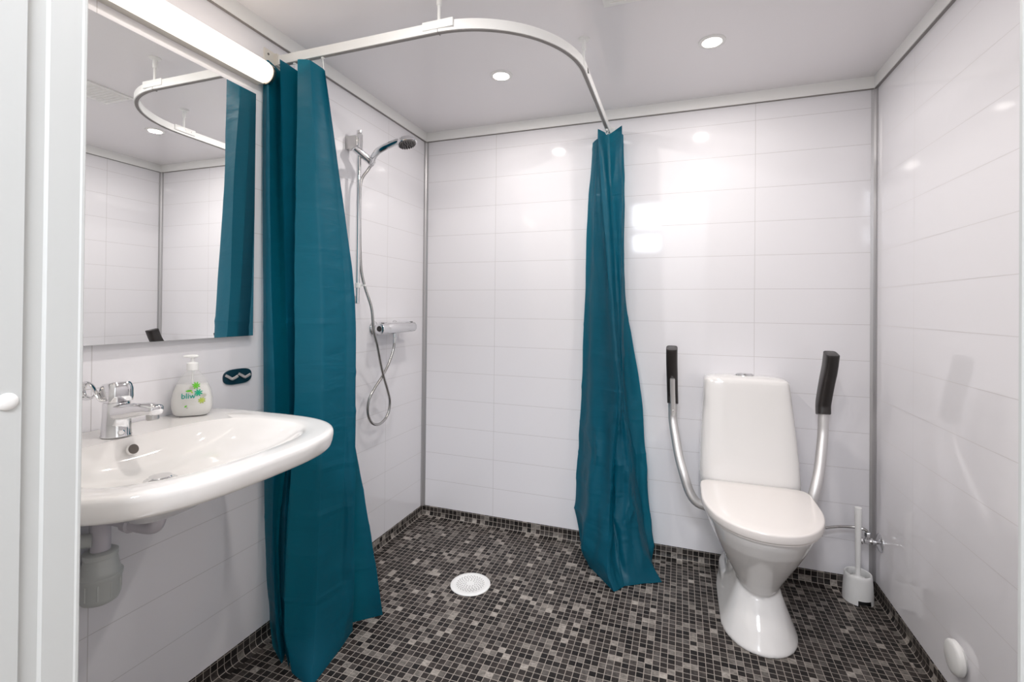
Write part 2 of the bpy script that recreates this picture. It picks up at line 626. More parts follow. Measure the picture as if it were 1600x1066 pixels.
bm = bmesh.new()
cs = [(0.405, 0.172, -0.185), (0.425, 0.187, -0.203), (0.46, 0.1895, -0.205), (0.55, 0.1855, -0.198), (0.65, 0.179, -0.189), (0.75, 0.171, -0.179), (0.82, 0.1655, -0.172),
      (0.848, 0.163, -0.169), (0.860, 0.160, -0.166), (0.867, 0.153, -0.160), (0.872, 0.135, -0.145), (0.8755, 0.10, -0.125), (0.877, 0.05, -0.105)]
loft(bm, [superring(TX - 0.012 * (z - 0.42) / 0.45, -0.09, z, hx, yf, -0.006 if z < 0.867 else -0.09 + (yf + 0.09) * -1.0, 6.0 if z < 0.87 else 3.0, None, 72) for z, hx, yf in cs])
tank = obj('cistern', bm, M['porcelain'], t)
bm = bmesh.new()
lathe(bm, (TX - 0.012, -0.088, 0.8755), (0, 0, 1), [(0.038, 0), (0.038, 0.005), (0.034, 0.007), (0.033, 0.006), (0.0, 0.006)], 40, 0.62)
lathe(bm, (TX - 0.012, -0.088, 0.8815), (0, 0, 1), [(0.031, 0), (0.031, 0.0025), (0.029, 0.0035), (0.0, 0.0038)], 40, 0.6)
obj('flush_button', bm, M['chrome'], tank)


def lid_ring(z, d):
    return superring(TX + 0.004, -0.385, z, 0.1975 - d, -0.668 + d, -0.208 - d, 2.12, 9.0, 120)


bm = bmesh.new()
loft(bm, [lid_ring(0.4185, 0.010), lid_ring(0.4185, 0.006), lid_ring(0.4235, 0.005), lid_ring(0.4235, 0.012)])
obj('seat', bm, M['seat'], t)
bm = bmesh.new()
loft(bm, [lid_ring(0.4245, 0.006), lid_ring(0.4255, 0.002), lid_ring(0.430, 0.0), lid_ring(0.448, 0.0004), lid_ring(0.4515, 0.0012), lid_ring(0.4538, 0.0035), lid_ring(0.4548, 0.007),
          lid_ring(0.4565, 0.05), lid_ring(0.4572, 0.12)])
obj('lid', bm, M['seat'], t)
for sx in (-1, 1):
    bm = bmesh.new()
    cyl(bm, (TX + sx * 0.085 - 0.02, -0.213, 0.432), (TX + sx * 0.085 + 0.02, -0.213, 0.432), 0.010, 16)
    obj('hinge', bm, M['seat'], t)
# small chrome fixing at the right of the bowl
bm = bmesh.new()
lathe(bm, (TX + 0.135, -0.36, 0.32), (0.8, 0, -0.3), [(0.011, 0), (0.011, 0.006), (0.006, 0.010), (0, 0.010)], 16)
obj('fixing_bolt', bm, M['chrome'], t)


# fold-up armrests
def armrest(s, label):
    cx = 1.612
    X = lambda d: cx + s * d
    tube_pts = [(X(0.292), -0.105, 0.83), (X(0.291), -0.098, 0.77), (X(0.290), -0.100, 0.71), (X(0.288), -0.105, 0.66), (X(0.278), -0.128, 0.60), (X(0.262), -0.160, 0.52),
                (X(0.242), -0.190, 0.455), (X(0.224), -0.20, 0.40), (X(0.205), -0.205, 0.365), (X(0.180), -0.205, 0.345), (X(0.135), -0.205, 0.338)]
    bm = bmesh.new()
    sweep(bm, catmull(tube_pts, 8), 0.0190, 20)
    tb = obj('armrest', bm, M['satin'], t)
    tb['label'] = label
    pts = [(X(0.294), -0.192, 0.992), (X(0.294), -0.189, 0.982), (X(0.294), -0.168, 0.93), (X(0.293), -0.135, 0.87), (X(0.292), -0.106, 0.81), (X(0.291), -0.094, 0.775), (X(0.290), -0.098, 0.745), (X(0.290), -0.100, 0.735)]
    pp = catmull(pts, 4)
    k = len(pp)
    hw = [0.0235] * k
    hh = [0.034] * k
    hw[0], hh[0] = 0.016, 0.026
    hw[1], hh[1] = 0.022, 0.033
    hw[-1], hh[-1] = 0.021, 0.029
    bm = bmesh.new()
    rrect_sweep(bm, pp, hw, hh, (0, 1, 0.2), 4.0)
    pad = obj('arm_pad', bm, M['black'], tb)
    # screws in the pad and, on the left arm, the steel bracket that faces the room
    for z, y in ((0.935, -0.2035), (0.805, -0.1375)):
        if s < 0 and z < 0.9:
            continue
        bm = bmesh.new()
        lathe(bm, (X(0.293), y + 0.001, z), (0, -1, -0.35), [(0.0042, -0.003), (0.0042, 0.0022), (0.0, 0.0030)], 14)
        obj('screw', bm, M['chrome'], tb)
    if s < 0:
        bm = bmesh.new()
        rrect_sweep(bm, [(X(0.291), -0.166, 0.858), (X(0.291), -0.164, 0.853), (X(0.290), -0.146, 0.79), (X(0.288), -0.130, 0.74), (X(0.287), -0.124, 0.695), (X(0.286), -0.124, 0.688)],
                    [0.008, 0.0105, 0.0105, 0.0105, 0.0105, 0.008], 0.012, (0, 1, 0.2), 6.0)
        obj('bracket', bm, M['satin'], tb)
        bm = bmesh.new()
        lathe(bm, (X(0.287), -0.1365, 0.712), (0, -1, 0), [(0.0035, -0.002), (0.0035, 0.0025), (0, 0.003)], 12)
        obj('screw', bm, M['chrome'], tb)
        # pressed emblem ring on the sloping top
        bm = bmesh.new()
        for rr, cxo in ((0.0075, -0.004), (0.0062, 0.005)):
            ring = [Vector((X(0.294) + cxo + rr * math.cos(a * PI / 12), -0.2165, 0.972 + 0.45 * rr * math.sin(a * PI / 12))) for a in range(20)]
            sweep(bm, ring, 0.0009, 6)
        obj('emblem', bm, M['plastic_warm'], tb)


armrest(-1, 'folded-up satin metal armrest with black pad and steel bracket')
armrest(1, 'folded-up satin metal armrest with two-screw black pad')

# ---------------------------------------------------------------- toilet brush
bx, by = 2.030, -0.080
t = thing('toilet_brush_holder', 'white round plastic toilet brush holder on the mosaic floor in the right corner', 'brush holder', (bx, by, 0))
bm = bmesh.new()
N = 48
outer, inner = [], []
prof = [(0.0525, 0.0), (0.0525, 0.02), (0.0505, 0.06), (0.0475, 0.095), (0.0465, 0.106), (0.0445, 0.109), (0.041, 0.107), (0.040, 0.098), (0.041, 0.03)]
vr = []
for r, z in prof:
    vr.append([bm.verts.new((bx + r * math.cos(2 * PI * i / N), by + r * math.sin(2 * PI * i / N), z + 0.001)) for i in range(N)])
for k, (a, b) in enumerate(zip(vr, vr[1:])):
    for i in range(N):
        ang = 360 * (i + 0.5) / N
        if k == 0 and 258 < ang < 304:
            continue
        bm.faces.new((a[i], a[(i + 1) % N], b[(i + 1) % N], b[i]))
bm.faces.new(vr[-1])
obj('cup', bm, M['plastic'], t)
bm = bmesh.new()
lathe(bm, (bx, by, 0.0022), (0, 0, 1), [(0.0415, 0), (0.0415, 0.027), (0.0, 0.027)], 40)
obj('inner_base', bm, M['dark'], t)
t = thing('toilet_brush', 'white toilet brush standing in its holder, long handle upward', 'toilet brush', (bx, by, 0.032))
bm = bmesh.new()
lathe(bm, (bx, by, 0.085), (0, 0, 1), [(0.0, 0), (0.022, 0.002), (0.024, 0.006), (0.012, 0.011), (0.0085, 0.016), (0.0085, 0.05), (0.0105, 0.17), (0.0125, 0.28), (0.0122, 0.284), (0.0, 0.286)], 28)
obj('handle', bm, M['plastic'], t)
bm = bmesh.new()
for k in range(150):
    a = k * 2.399
    z = 0.035 + 0.05 * k / 150
    d = Vector((math.cos(a), math.sin(a), random.uniform(-0.2, 0.35)))
    p = Vector((bx, by, z))
    cyl(bm, p + d * 0.004, p + d * random.uniform(0.028, 0.034), 0.0011, 4)
cyl(bm, (bx, by, 0.0325), (bx, by, 0.088), 0.008, 10)
obj('bristles', bm, M['grey_dot'], t)

# ---------------------------------------------------------------- angle valve and hose
t = thing('stop_valve', 'chrome angle stop valve with round flange on the right wall above the toilet brush', 'valve', (ROOM_W, -0.060, 0.232))
bm = bmesh.new()
lathe(bm, (ROOM_W, -0.060, 0.232), (-1, 0, 0), [(0.036, 0), (0.036, 0.002), (0.032, 0.005), (0.015, 0.011), (0.011, 0.013), (0.0, 0.013)], 32)
obj('flange', bm, M['chrome'], t)
bm = bmesh.new()
lathe(bm, (ROOM_W - 0.011, -0.060, 0.232), (-1, 0, 0), [(0.008, 0), (0.008, 0.012), (0.0115, 0.014), (0.0115, 0.026), (0.009, 0.029), (0.0115, 0.032), (0.0115, 0.044), (0.007, 0.047), (0, 0.047)], 20)
cyl(bm, (2.068, -0.060, 0.232), (2.068, -0.060, 0.262), 0.0085, 16)
lathe(bm, (2.068, -0.060, 0.250), (0, 0, 1), [(0.011, 0), (0.011, 0.014), (0.008, 0.017), (0.0, 0.017)], 6)
obj('valve_body', bm, M['chrome'], t)
bm = bmesh.new()
lathe(bm, (ROOM_W - 0.056, -0.060, 0.232), (-1, -0.15, 0), [(0.006, 0), (0.006, 0.004), (0.0145, 0.006), (0.0145, 0.018), (0.012, 0.021), (0, 0.021)], 10)
obj('knob', bm, M['chrome'], t)
t = thing('water_hose', 'thin braided steel water hose bending from the stop valve to the toilet', 'hose', (2.06, -0.06, 0.262))
bm = bmesh.new()
hp = catmull([(2.067, -0.060, 0.262), (2.064, -0.059, 0.272), (2.045, -0.053, 0.278), (2.01, -0.046, 0.274), (1.96, -0.046, 0.266), (1.90, -0.060, 0.252), (1.84, -0.09, 0.228), (1.78, -0.10, 0.20), (1.71, -0.11, 0.17)], 8)
sweep(bm, hp, 0.0052, 12)
obj('braided_hose', bm, M['hose'], t)
bm = bmesh.new()
cyl(bm, (2.054, -0.056, 0.2765), (2.036, -0.0505, 0.2775), 0.0075, 12)
obj('ferrule', bm, M['chrome'], t)

# ---------------------------------------------------------------- round wall cap
t = thing('wall_vent_cap', 'round white plastic cap low on the right wall near the doorway', 'wall cap', (ROOM_W, -0.640, 0.171))
bm = bmesh.new()
lathe(bm, (ROOM_W, -0.640, 0.171), (-1, 0, 0), [(0.036, 0), (0.036, 0.006), (0.0, 0.006)], 40)
obj('collar', bm, M['plastic'], t)
bm = bmesh.new()
lathe(bm, (ROOM_W - 0.006, -0.640, 0.171), (-1, 0, 0), [(0.044, 0), (0.046, 0.0015), (0.046, 0.012), (0.044, 0.015), (0.036, 0.018), (0.0, 0.0205)], 48)
obj('disc', bm, M['plastic'], t)

# ================================================================ washbasin
BY = -1.585
ZR = 0.846


def basin_outer(s, z, cx=0.26, back=0.004, N=160, inset=0.0):
    out = []
    for i in range(N):
        a = 2 * PI * i / N - PI / 2
        c, q = math.cos(a), math.sin(a)
        if c >= 0:
            e = 3.05
            x = cx + abs(c) ** (2 / e) * (0.303 - inset) * s
            y = math.copysign(abs(q) ** (2 / e), q) * (0.313 - inset) * s
        else:
            e = 8.0
            x = cx - abs(c) ** (2 / e) * (cx - back) * (s if s < 0.9 else 1.0)
            y = math.copysign(abs(q) ** (2 / e), q) * (0.313 - inset) * s
            y *= 1 - 0.02 * min(1, max(0, (cx - x) / cx))
        out.append(Vector((x, BY + y, z)))
    return out


def basin_inner(k, z, N=160):
    """k 0..1 from rim to drain"""
    cx = 0.315 - 0.085 * k ** 0.8
    hx = 0.193 * (1 - k) + 0.022 * k
    hy = 0.252 * (1 - k) + 0.022 * k
    out = []
    for i in range(N):
        a = 2 * PI * i / N - PI / 2
        c, q = math.cos(a), math.sin(a)
        e = 2.1 + 0.7 * (1 - k) if c >= 0 else 2.1 + 1.1 * (1 - k)
        hb = hx if c >= 0 else hx - 0.010 * (1 - k)
        x = cx + math.copysign(abs(c) ** (2 / e), c) * hb
        y = math.copysign(abs(q) ** (2 / e), q) * hy
        out.append(Vector((x, BY + y, z)))
    return out


t = thing('washbasin', 'wide white porcelain washbasin mounted on the left wall under the mirror', 'washbasin', (0.0, BY, 0.80))
bm = bmesh.new()
rings = [basin_outer(0.18, 0.682, 0.22), basin_outer(0.24, 0.688, 0.22), basin_outer(0.36, 0.725, 0.23), basin_outer(0.52, 0.762, 0.24), basin_outer(0.74, 0.788, 0.25), basin_outer(0.90, 0.7985, 0.26),
         basin_outer(0.965, 0.801), basin_outer(0.982, 0.8035), basin_outer(0.992, 0.809), basin_outer(0.999, 0.820), basin_outer(1.004, 0.832), basin_outer(1.002, 0.839), basin_outer(0.994, 0.8445),
         basin_outer(0.980, 0.847), basin_outer(0.955, 0.8475)]
ir = [(0.0, 0.8455), (0.02, 0.843), (0.045, 0.838), (0.09, 0.827), (0.16, 0.812), (0.26, 0.797), (0.40, 0.783), (0.58, 0.771), (0.76, 0.762), (0.90, 0.757), (1.0, 0.755)]
rings += [[a.lerp(b, 0.5) + Vector((0, 0, 0.0005)) for a, b in zip(basin_outer(0.955, 0.8475), basin_inner(0, 0.8455))]]
rings += [basin_inner(k, z) for k, z in ir]
loft(bm, rings)
basin = obj('basin', bm, M['porcelain'], t)
bm = bmesh.new()
dx, dy = 0.228, BY
lathe(bm, (dx, dy, 0.7555), (0, 0, 1), [(0.032, 0), (0.032, 0.0015), (0.029, 0.003), (0.020, 0.002), (0.0, 0.002)], 40)
lathe(bm, (dx, dy, 0.760), (0, 0, 1), [(0.0, 0), (0.020, 0.0), (0.024, 0.002), (0.022, 0.0045), (0.0, 0.0065)], 40)
obj('drain_plug', bm, M['chrome'], t)
bm = bmesh.new()
lathe(bm, (0.1485, BY - 0.01, 0.819), (1, 0, 0.35), [(0.0, -0.004), (0.0125, -0.004), (0.0125, 0.0022), (0.0108, 0.0028), (0.0100, 0.0012), (0.0, 0.0012)], 28)
ov = obj('overflow_ring', bm, M['porcelain'], t)
bm = bmesh.new()
lathe(bm, (0.1485, BY - 0.01, 0.819), (1, 0, 0.35), [(0.0, -0.003), (0.0112, -0.003), (0.0112, 0.0030), (0.0, 0.0024)], 28)
obj('overflow_hole', bm, M['hole_grey'], t)

# drain trap below the basin
t = thing('bottle_trap', 'pale grey plastic bottle trap under the washbasin', 'drain trap', (0.05, -1.6, 0.43))
bm = bmesh.new()
cyl(bm, (0.048, -1.600, 0.665), (0.048, -1.600, 0.55), 0.0195, 28)
sweep(bm, catmull([(0.220, BY, 0.679), (0.220, BY, 0.660), (0.207, BY, 0.645), (0.17, BY - 0.003, 0.642), (0.10, BY - 0.008, 0.648), (0.048, BY - 0.015, 0.650)], 6), 0.0165, 20)
obj('waste_pipe', bm, M['pipe_lilac'], t)
bm = bmesh.new()
lathe(bm, (0.125, BY - 0.006, 0.645), (1, 0.0, -0.08), [(0.019, 0), (0.0215, 0.002), (0.0215, 0.020), (0.019, 0.022)], 12)
obj('pipe_nut', bm, M['pipe_lilac'], t)
bm = bmesh.new()
lathe(bm, (0.048, -1.600, 0.448), (0, 0, 1), [(0.0, 0), (0.028, 0.0), (0.036, 0.005), (0.040, 0.016), (0.041, 0.056), (0.044, 0.060), (0.044, 0.067), (0.041, 0.069), (0.038, 0.076),
                                              (0.032, 0.106), (0.034, 0.108), (0.034, 0.118), (0.029, 0.121), (0.022, 0.122), (0.0, 0.122)], 36)
obj('trap_body', bm, M['pipe_grey'], t)
for k in range(10):
    bm = bmesh.new()
    a = k * PI / 5
    p = Vector((0.048 + 0.0402 * math.cos(a), -1.600 + 0.0402 * math.sin(a), 0.466))
    cyl(bm, p, p + Vector((0, 0, 0.035)), 0.0020, 8)
    obj('grip_rib', bm, M['pipe_grey'], t)
bm = bmesh.new()
cyl(bm, (0.048, -1.616, 0.60), (0.0, -1.66, 0.60), 0.016, 20)
obj('wall_pipe', bm, M['pipe_grey'], t)

# ---------------------------------------------------------------- basin mixer tap
FX, FY = 0.098, -1.600
t = thing('basin_tap', 'chrome single-lever basin tap with looped handle on the washbasin', 'tap', (FX, FY, 0.846))
bm = bmesh.new()
lathe(bm, (FX, FY, 0.847), (0, 0, 1), [(0.029, 0), (0.030, 0.002), (0.029, 0.005), (0.028, 0.03), (0.0265, 0.055), (0.0265, 0.078), (0.024, 0.081), (0, 0.081)], 36)
sp_ = catmull([(FX + 0.0, FY, 0.905), (FX + 0.035, FY + 0.002, 0.907), (FX + 0.070, FY + 0.004, 0.913), (FX + 0.100, FY + 0.006, 0.917), (FX + 0.124, FY + 0.007, 0.916)], 5)
k = len(sp_)
hw_ = [0.024 - 0.008 * i / k for i in range(k)]
hh_ = [0.022 - 0.010 * (i / k) ** 0.7 for i in range(k)]
end_ = sp_[-1]
dr_ = (sp_[-1] - sp_[-2]).normalized()
for q_, f_ in ((0.002, 0.96), (0.004, 0.85), (0.0055, 0.62), (0.006, 0.25)):
    sp_.append(end_ + dr_ * q_)
    hw_.append(hw_[k - 1] * f_)
    hh_.append(hh_[k - 1] * f_)
rrect_sweep(bm, sp_, hw_, hh_, (0, 0, 1), 3.0)
obj('tap_body', bm, M['chrome'], t)
bm = bmesh.new()
cyl(bm, (FX + 0.112, FY + 0.0065, 0.912), (FX + 0.114, FY + 0.0065, 0.893), 0.0125, 24, ch=0.001)
obj('aerator', bm, M['steel'], t)
bm = bmesh.new()
rr_ = []
for z, hx, hy, dz in ((0.9285, 0.0255, 0.0255, 0), (0.930, 0.0285, 0.0275, 0), (0.940, 0.0300, 0.0285, 0), (0.956, 0.0295, 0.028, 0.002), (0.966, 0.0275, 0.026, 0.004), (0.9715, 0.0235, 0.0225, 0.004),
                      (0.9735, 0.016, 0.015, 0.004), (0.974, 0.005, 0.005, 0.004)):
    rg = superring(FX - 0.002, FY, z, hx, FY - hy, FY + hy, 3.4, 3.4, 48)
    for v in rg:
        v.z += (v.x - FX) / 0.03 * dz
    rr_.append(rg)
loft(bm, rr_)
hd = obj('lever_cap', bm, M['chrome'], t)
bm = bmesh.new()
dl_ = Vector((-0.943, -0.333, 0))
dn_ = Vector((0.333, -0.943, 0))
lp = catmull([Vector((FX, FY, 0)) + dl_ * u + dn_ * n_f + Vector((0, 0, z)) for u, z, n_f in
              ((0.002, 0.936, 0.026), (0.012, 0.937, 0.030), (0.024, 0.950, 0.028), (0.038, 0.966, 0.022), (0.052, 0.973, 0.016), (0.066, 0.970, 0.012), (0.0745, 0.957, 0.010), (0.072, 0.943, 0.010),
               (0.060, 0.937, 0.012), (0.046, 0.939, 0.015), (0.034, 0.946, 0.020), (0.026, 0.950, 0.026))], 6)
sweep(bm, lp, 0.0075, 16, rx=0.0032, up=(0.333, -0.943, 0))
obj('lever_loop', bm, M['chrome'], t)
bm = bmesh.new()
lathe(bm, (FX + 0.026, FY - 0.006, 0.859), (1, -0.3, 0.05), [(0.007, -0.002), (0.007, 0.003), (0.005, 0.005), (0.0, 0.005)], 20)
obj('pop_up_knob', bm, M['chrome'], t)

# ---------------------------------------------------------------- soap bottle
SX, SY, SZ = 0.062, -1.388, 0.8480
ang = math.radians(-45)
fn = Vector((math.cos(ang), math.sin(ang), 0))      # label side
fs = Vector((-math.sin(ang), math.cos(ang), 0))     # to the right seen from the doorway
t = thing('soap_bottle', 'clear pump bottle of white hand soap with flower label on the washbasin', 'soap bottle', (SX, SY, SZ))
bprof = [(0.0, 0.034, 0.016), (0.002, 0.040, 0.021), (0.008, 0.0455, 0.025), (0.025, 0.0500, 0.0275), (0.045, 0.0500, 0.0275), (0.070, 0.0455, 0.0262), (0.090, 0.0375, 0.0238), (0.106, 0.0285, 0.0205),
         (0.118, 0.0200, 0.0165), (0.124, 0.0150, 0.0145), (0.127, 0.0130, 0.0130)]


def bring(z, hw, hd, N=48):
    out = []
    for i in range(N):
        a = 2 * PI * i / N
        c, s = math.cos(a), math.sin(a)
        p = fs * (math.copysign(abs(c) ** (2 / 2.4), c) * hw) + fn * (math.copysign(abs(s) ** (2 / 2.4), s) * hd)
        out.append(Vector((SX, SY, SZ + z)) + p)
    return out


def bdim(z):
    for (z0, a0, b0), (z1, a1, b1) in zip(bprof, bprof[1:]):
        if z0 <= z <= z1:
            k = (z - z0) / (z1 - z0)
            return a0 + (a1 - a0) * k, b0 + (b1 - b0) * k
    return bprof[-1][1:]


bm = bmesh.new()
loft(bm, [bring(*q) for q in bprof])
bt = obj('bottle', bm, M['clear'], t)
bm = bmesh.new()
lq = [q for q in bprof if q[0] < 0.085]
loft(bm, [bring(z + (0.0012 if z == 0 else 0), a - 0.0018, b - 0.0018) for z, a, b in lq] + [bring(0.087, bdim(0.087)[0] - 0.0018, bdim(0.087)[1] - 0.0018)])
obj('liquid_soap', bm, M['liquid'], t)
bm = bmesh.new()
B0 = Vector((SX, SY, SZ))
lathe(bm, B0 + Vector((0, 0, 0.127)), (0, 0, 1), [(0.0148, 0), (0.0150, 0.001), (0.0140, 0.019), (0.0110, 0.021), (0.0045, 0.0225), (0.0040, 0.036), (0.0, 0.036)], 28)
obj('pump_collar', bm, M['plastic'], t)
bm = bmesh.new()
hp_ = [B0 + Vector((0, 0, 0.165)) + fs * d for d in (-0.022, -0.020, -0.012, 0.0, 0.008, 0.012, 0.014)]
rrect_sweep(bm, hp_, [0.004, 0.006, 0.0075, 0.0095, 0.009, 0.007, 0.003], [0.002, 0.0032, 0.0040, 0.0048, 0.0045, 0.0035, 0.0015], (0, 0, 1), 2.5)
obj('pump_head', bm, M['plastic'], t)
bm = bmesh.new()
cyl(bm, B0 + Vector((0, 0, 0.088)), B0 + Vector((0.0, 0, 0.127)), 0.0025, 10)
obj('dip_tube', bm, M['plastic'], t)


def label_pt(u, v, lift=0.0006):
    hw, hd = bdim(v)
    q = max(0.0, 1 - abs(u / hw) ** 2.4) ** (1 / 2.4)
    return B0 + fs * u + fn * (q * hd + lift) + Vector((0, 0, v))


def flower(name, u, v, r, m, petals=8):
    bm = bmesh.new()
    c = bm.verts.new(label_pt(u, v, 0.0008))
    n = petals * 6
    ring = []
    for i in range(n):
        a = 2 * PI * i / n
        k = 0.38 + 0.62 * max(0.0, math.cos((a * petals) % (2 * PI) - PI) * 0.5 + 0.5) ** 0.6
        ring.append(bm.verts.new(label_pt(u + r * k * math.cos(a), v + r * k * math.sin(a), 0.0008)))
    for i in range(n):
        bm.faces.new((c, ring[i], ring[(i + 1) % n]))
    return obj(name, bm, m, bt, smooth=False)


def leaf(u, v, l, w_, a, m):
    bm = bmesh.new()
    pts = []
    for i in range(12):
        q = 2 * PI * i / 12
        x, y = l * math.cos(q), w_ * math.sin(q) * (1 - 0.4 * abs(math.cos(q)))
        pts.append(bm.verts.new(label_pt(u + x * math.cos(a) - y * math.sin(a), v + x * math.sin(a) + y * math.cos(a), 0.0007)))
    bm.faces.new(pts)
    return obj('leaf_print', bm, m, bt, smooth=False)


flower('flower_print', 0.012, 0.086, 0.0105, M['ink_green'])
flower('flower_print', 0.018, 0.066, 0.0105, M['ink_mint'])
flower('flower_print', 0.026, 0.044, 0.0095, M['ink_lime'])
flower('flower_print', 0.031, 0.058, 0.0060, M['ink_grey'])
flower('flower_print', 0.002, 0.080, 0.0060, M['ink_grey'])
leaf(-0.004, 0.072, 0.008, 0.003, 0.1, M['ink_green'])
leaf(0.003, 0.068, 0.004, 0.002, -1.0, M['ink_lime'])
leaf(-0.011, 0.030, 0.004, 0.002, 0.6, M['ink_green'])
leaf(-0.008, 0.026, 0.003, 0.002, -0.5, M['ink_grey'])


def label_text(name, txt, size, u0, v0, m, bold=0.0):
    cu = bpy.data.curves.new('t', 'FONT')
    cu.body = txt
    cu.size = size
    cu.offset = bold
    cu.resolution_u = 4
    o = bpy.data.objects.new('t', cu)
    COL.objects.link(o)
    dg = bpy.context.evaluated_depsgraph_get()
    me = bpy.data.meshes.new_from_object(o.evaluated_get(dg))
    bpy.data.objects.remove(o)
    bm = bmesh.new()
    bm.from_mesh(me)
    bmesh.ops.triangulate(bm, faces=bm.faces)
    for v in bm.verts:
        v.co = label_pt(u0 + v.co.x, v0 + v.co.y, 0.0009)
    return obj(name, bm, m, bt, smooth=False)


label_text('brand_lettering', 'bliw', 0.0205, -0.022, 0.0515, M['ink_teal'], 0.0002)
bm = bmesh.new()
for j, (v_, l_) in enumerate(((0.046, 0.030), (0.042, 0.034), (0.038, 0.026), (0.034, 0.030))):
    for i in range(10):
        a = -0.020 + l_ * i / 10
        qs = [label_pt(a + l_ / 10 * p, v_ + q, 0.0007) for p, q in ((0, 0), (0.75, 0), (0.75, 0.0007), (0, 0.0007))]
        bm.faces.new([bm.verts.new(p) for p in qs])
obj('fine_print', bm, M['ink_grey'], bt, smooth=False)

# ---------------------------------------------------------------- hook plate
t = thing('wall_hook_plate', 'dark teal oval plate with two metal hooks on the wall beside the soap bottle', 'hook plate', (0.0, -1.192, 0.927))
bm = bmesh.new()
N = 40
ring = []
for i in range(N):
    a = 2 * PI * i / N
    c, s = math.cos(a), math.sin(a)
    ring.append((math.copysign(abs(c) ** (2 / 3.2), c) * 0.052, math.copysign(abs(s) ** (2 / 2.6), s) * 0.0245))
loft(bm, [[Vector((x, -1.192 + u, 0.927 + v)) for u, v in ring] for x in (0.0, 0.0045)])
pl = obj('plate', bm, M['teal_plate'], t, bevel=0.0008)
for yy in (-1.217, -1.170):
    bm = bmesh.new()
    rrect_sweep(bm, [(0.0050, yy - 0.021, 0.936), (0.0080, yy - 0.012, 0.930), (0.0115, yy - 0.002, 0.922)], 0.0013, 0.0042, (0, 0, 1), 6.0)
    rrect_sweep(bm, [(0.0115, yy - 0.003, 0.9215), (0.0150, yy + 0.006, 0.926), (0.0175, yy + 0.014, 0.931)], 0.0013, 0.0042, (0, 0, 1), 6.0)
    cyl(bm, (0.004, yy - 0.006, 0.926), (0.010, yy - 0.005, 0.926), 0.003, 10)
    obj('hook', bm, M['steel'], pl)

# ---------------------------------------------------------------- mirror
t = thing('wall_mirror', 'large frameless rectangular mirror on the left wall above the washbasin', 'mirror', (0.0, -1.52, 1.06))
# it stands off the wall on spacers and is turned by a fraction of a degree
MA = 0.006


def mirror_box(x0, x1, y0, y1, z0, z1):
    bm = boxes(((x0, y0, z0), (x1, y1, z1)))
    bmesh.ops.rotate(bm, verts=bm.verts, cent=(x1, -1.151, z0), matrix=Matrix.Rotation(MA, 3, 'Z'))
    return bm


obj('backing', mirror_box(0.0150, 0.0200, -1.910, -1.151, 1.0575, 1.858), M['mirror_edge'], t, smooth=False)
obj('mirror_glass', mirror_box(0.0200, 0.0210, -1.9095, -1.1515, 1.058, 1.8575), M['mirror'], t, smooth=False)
for yy in (-1.25, -1.80):
    obj('spacer', boxes(((0.0, yy - 0.02, 1.10), (0.0150 + (-1.151 - yy) * MA, yy + 0.02, 1.80))), M['plastic'], t, smooth=False)

# ---------------------------------------------------------------- tube lamp above the mirror
t = thing('wall_tube_lamp', 'lit white tube lamp running along the left wall above the mirror', 'wall lamp', (0.0, -1.5, 1.91))
LZ = 1.934
obj('lamp_base', boxes(((0.0, -1.90, LZ - 0.034), (0.030, -1.130, LZ + 0.034))), M['plastic_warm'], t, bevel=0.003)
bm = bmesh.new()
lathe(bm, (0.0385, -1.895, LZ), (0, 1, 0), [(0.030, 0), (0.0355, 0.004), (0.0355, 0.745), (0.0345, 0.757), (0.0315, 0.765), (0.029, 0.767)], 40)
obj('tube_shade', bm, M['tube'], t)
bm = bmesh.new()
lathe(bm, (0.036, -1.1275, LZ), (0, 1, 0), [(0.0345, 0), (0.0350, 0.001), (0.0350, 0.010), (0.032, 0.012), (0.0, 0.013)], 40)
obj('end_ring', bm, M['ring'], t)

# ================================================================ curtain rail
RZ0, RZ1 = 2.000, 2.031
RR = 0.385
RYF, RXR = -1.052, 1.020
path = []
for i in range(13):
    path.append((0.004 + (RXR - RR - 0.004) * i / 12, RYF))
for i in range(1, 33):
    a = -PI / 2 + PI / 2 * i / 32
    path.append((RXR - RR + RR * math.cos(a), RYF + RR + RR * math.sin(a)))
for i in range(1, 13):
    path.append((RXR, RYF + RR + (-0.006 - (RYF + RR)) * i / 12))
rail = thing('shower_curtain_rail', 'white curved shower curtain rail hung below the ceiling', 'curtain rail', (0.6, -1.0, RZ0))


def rail_strip(z0, z1, d0, d1):
    bm = bmesh.new()
    rings = []
    for i, p in enumerate(path):
        a = Vector(path[max(i - 1, 0)])
        b = Vector(path[min(i + 1, len(path) - 1)])
        T = (b - a).normalized()
        n = Vector((T.y, -T.x))
        rings.append([Vector((p[0] + n.x * d, p[1] + n.y * d, z)) for d, z in ((d0, z0), (d1, z0), (d1, z1), (d0, z1))])
    loft(bm, rings)
    return bm


obj('track', rail_strip(RZ0, RZ1, -0.009, 0.009), M['plastic'], rail)
obj('track_slot', rail_strip(RZ0 - 0.0015, RZ0, -0.0055, 0.0055), M['gap_grey'], rail)
br = obj('wall_bracket', boxes(((0.0, -1.105, 1.988), (0.006, -1.035, 2.040)), ((0.006, -1.066, 1.995), (0.02, -1.038, 2.036))), M['plastic_warm'], rail, bevel=0.001)
bm = bmesh.new()
lathe(bm, (0.006, -1.090, 2.024), (1, 0, 0), [(0.004, 0), (0.004, 0.001), (0.0, 0.0015)], 14)
obj('screw', bm, M['ring'], br)
obj('wall_bracket', boxes(((0.995, -0.006, 1.990), (1.045, 0.0, 2.04)), ((1.006, -0.02, 1.996), (1.034, -0.006, 2.035))), M['plastic'], rail, bevel=0.001)


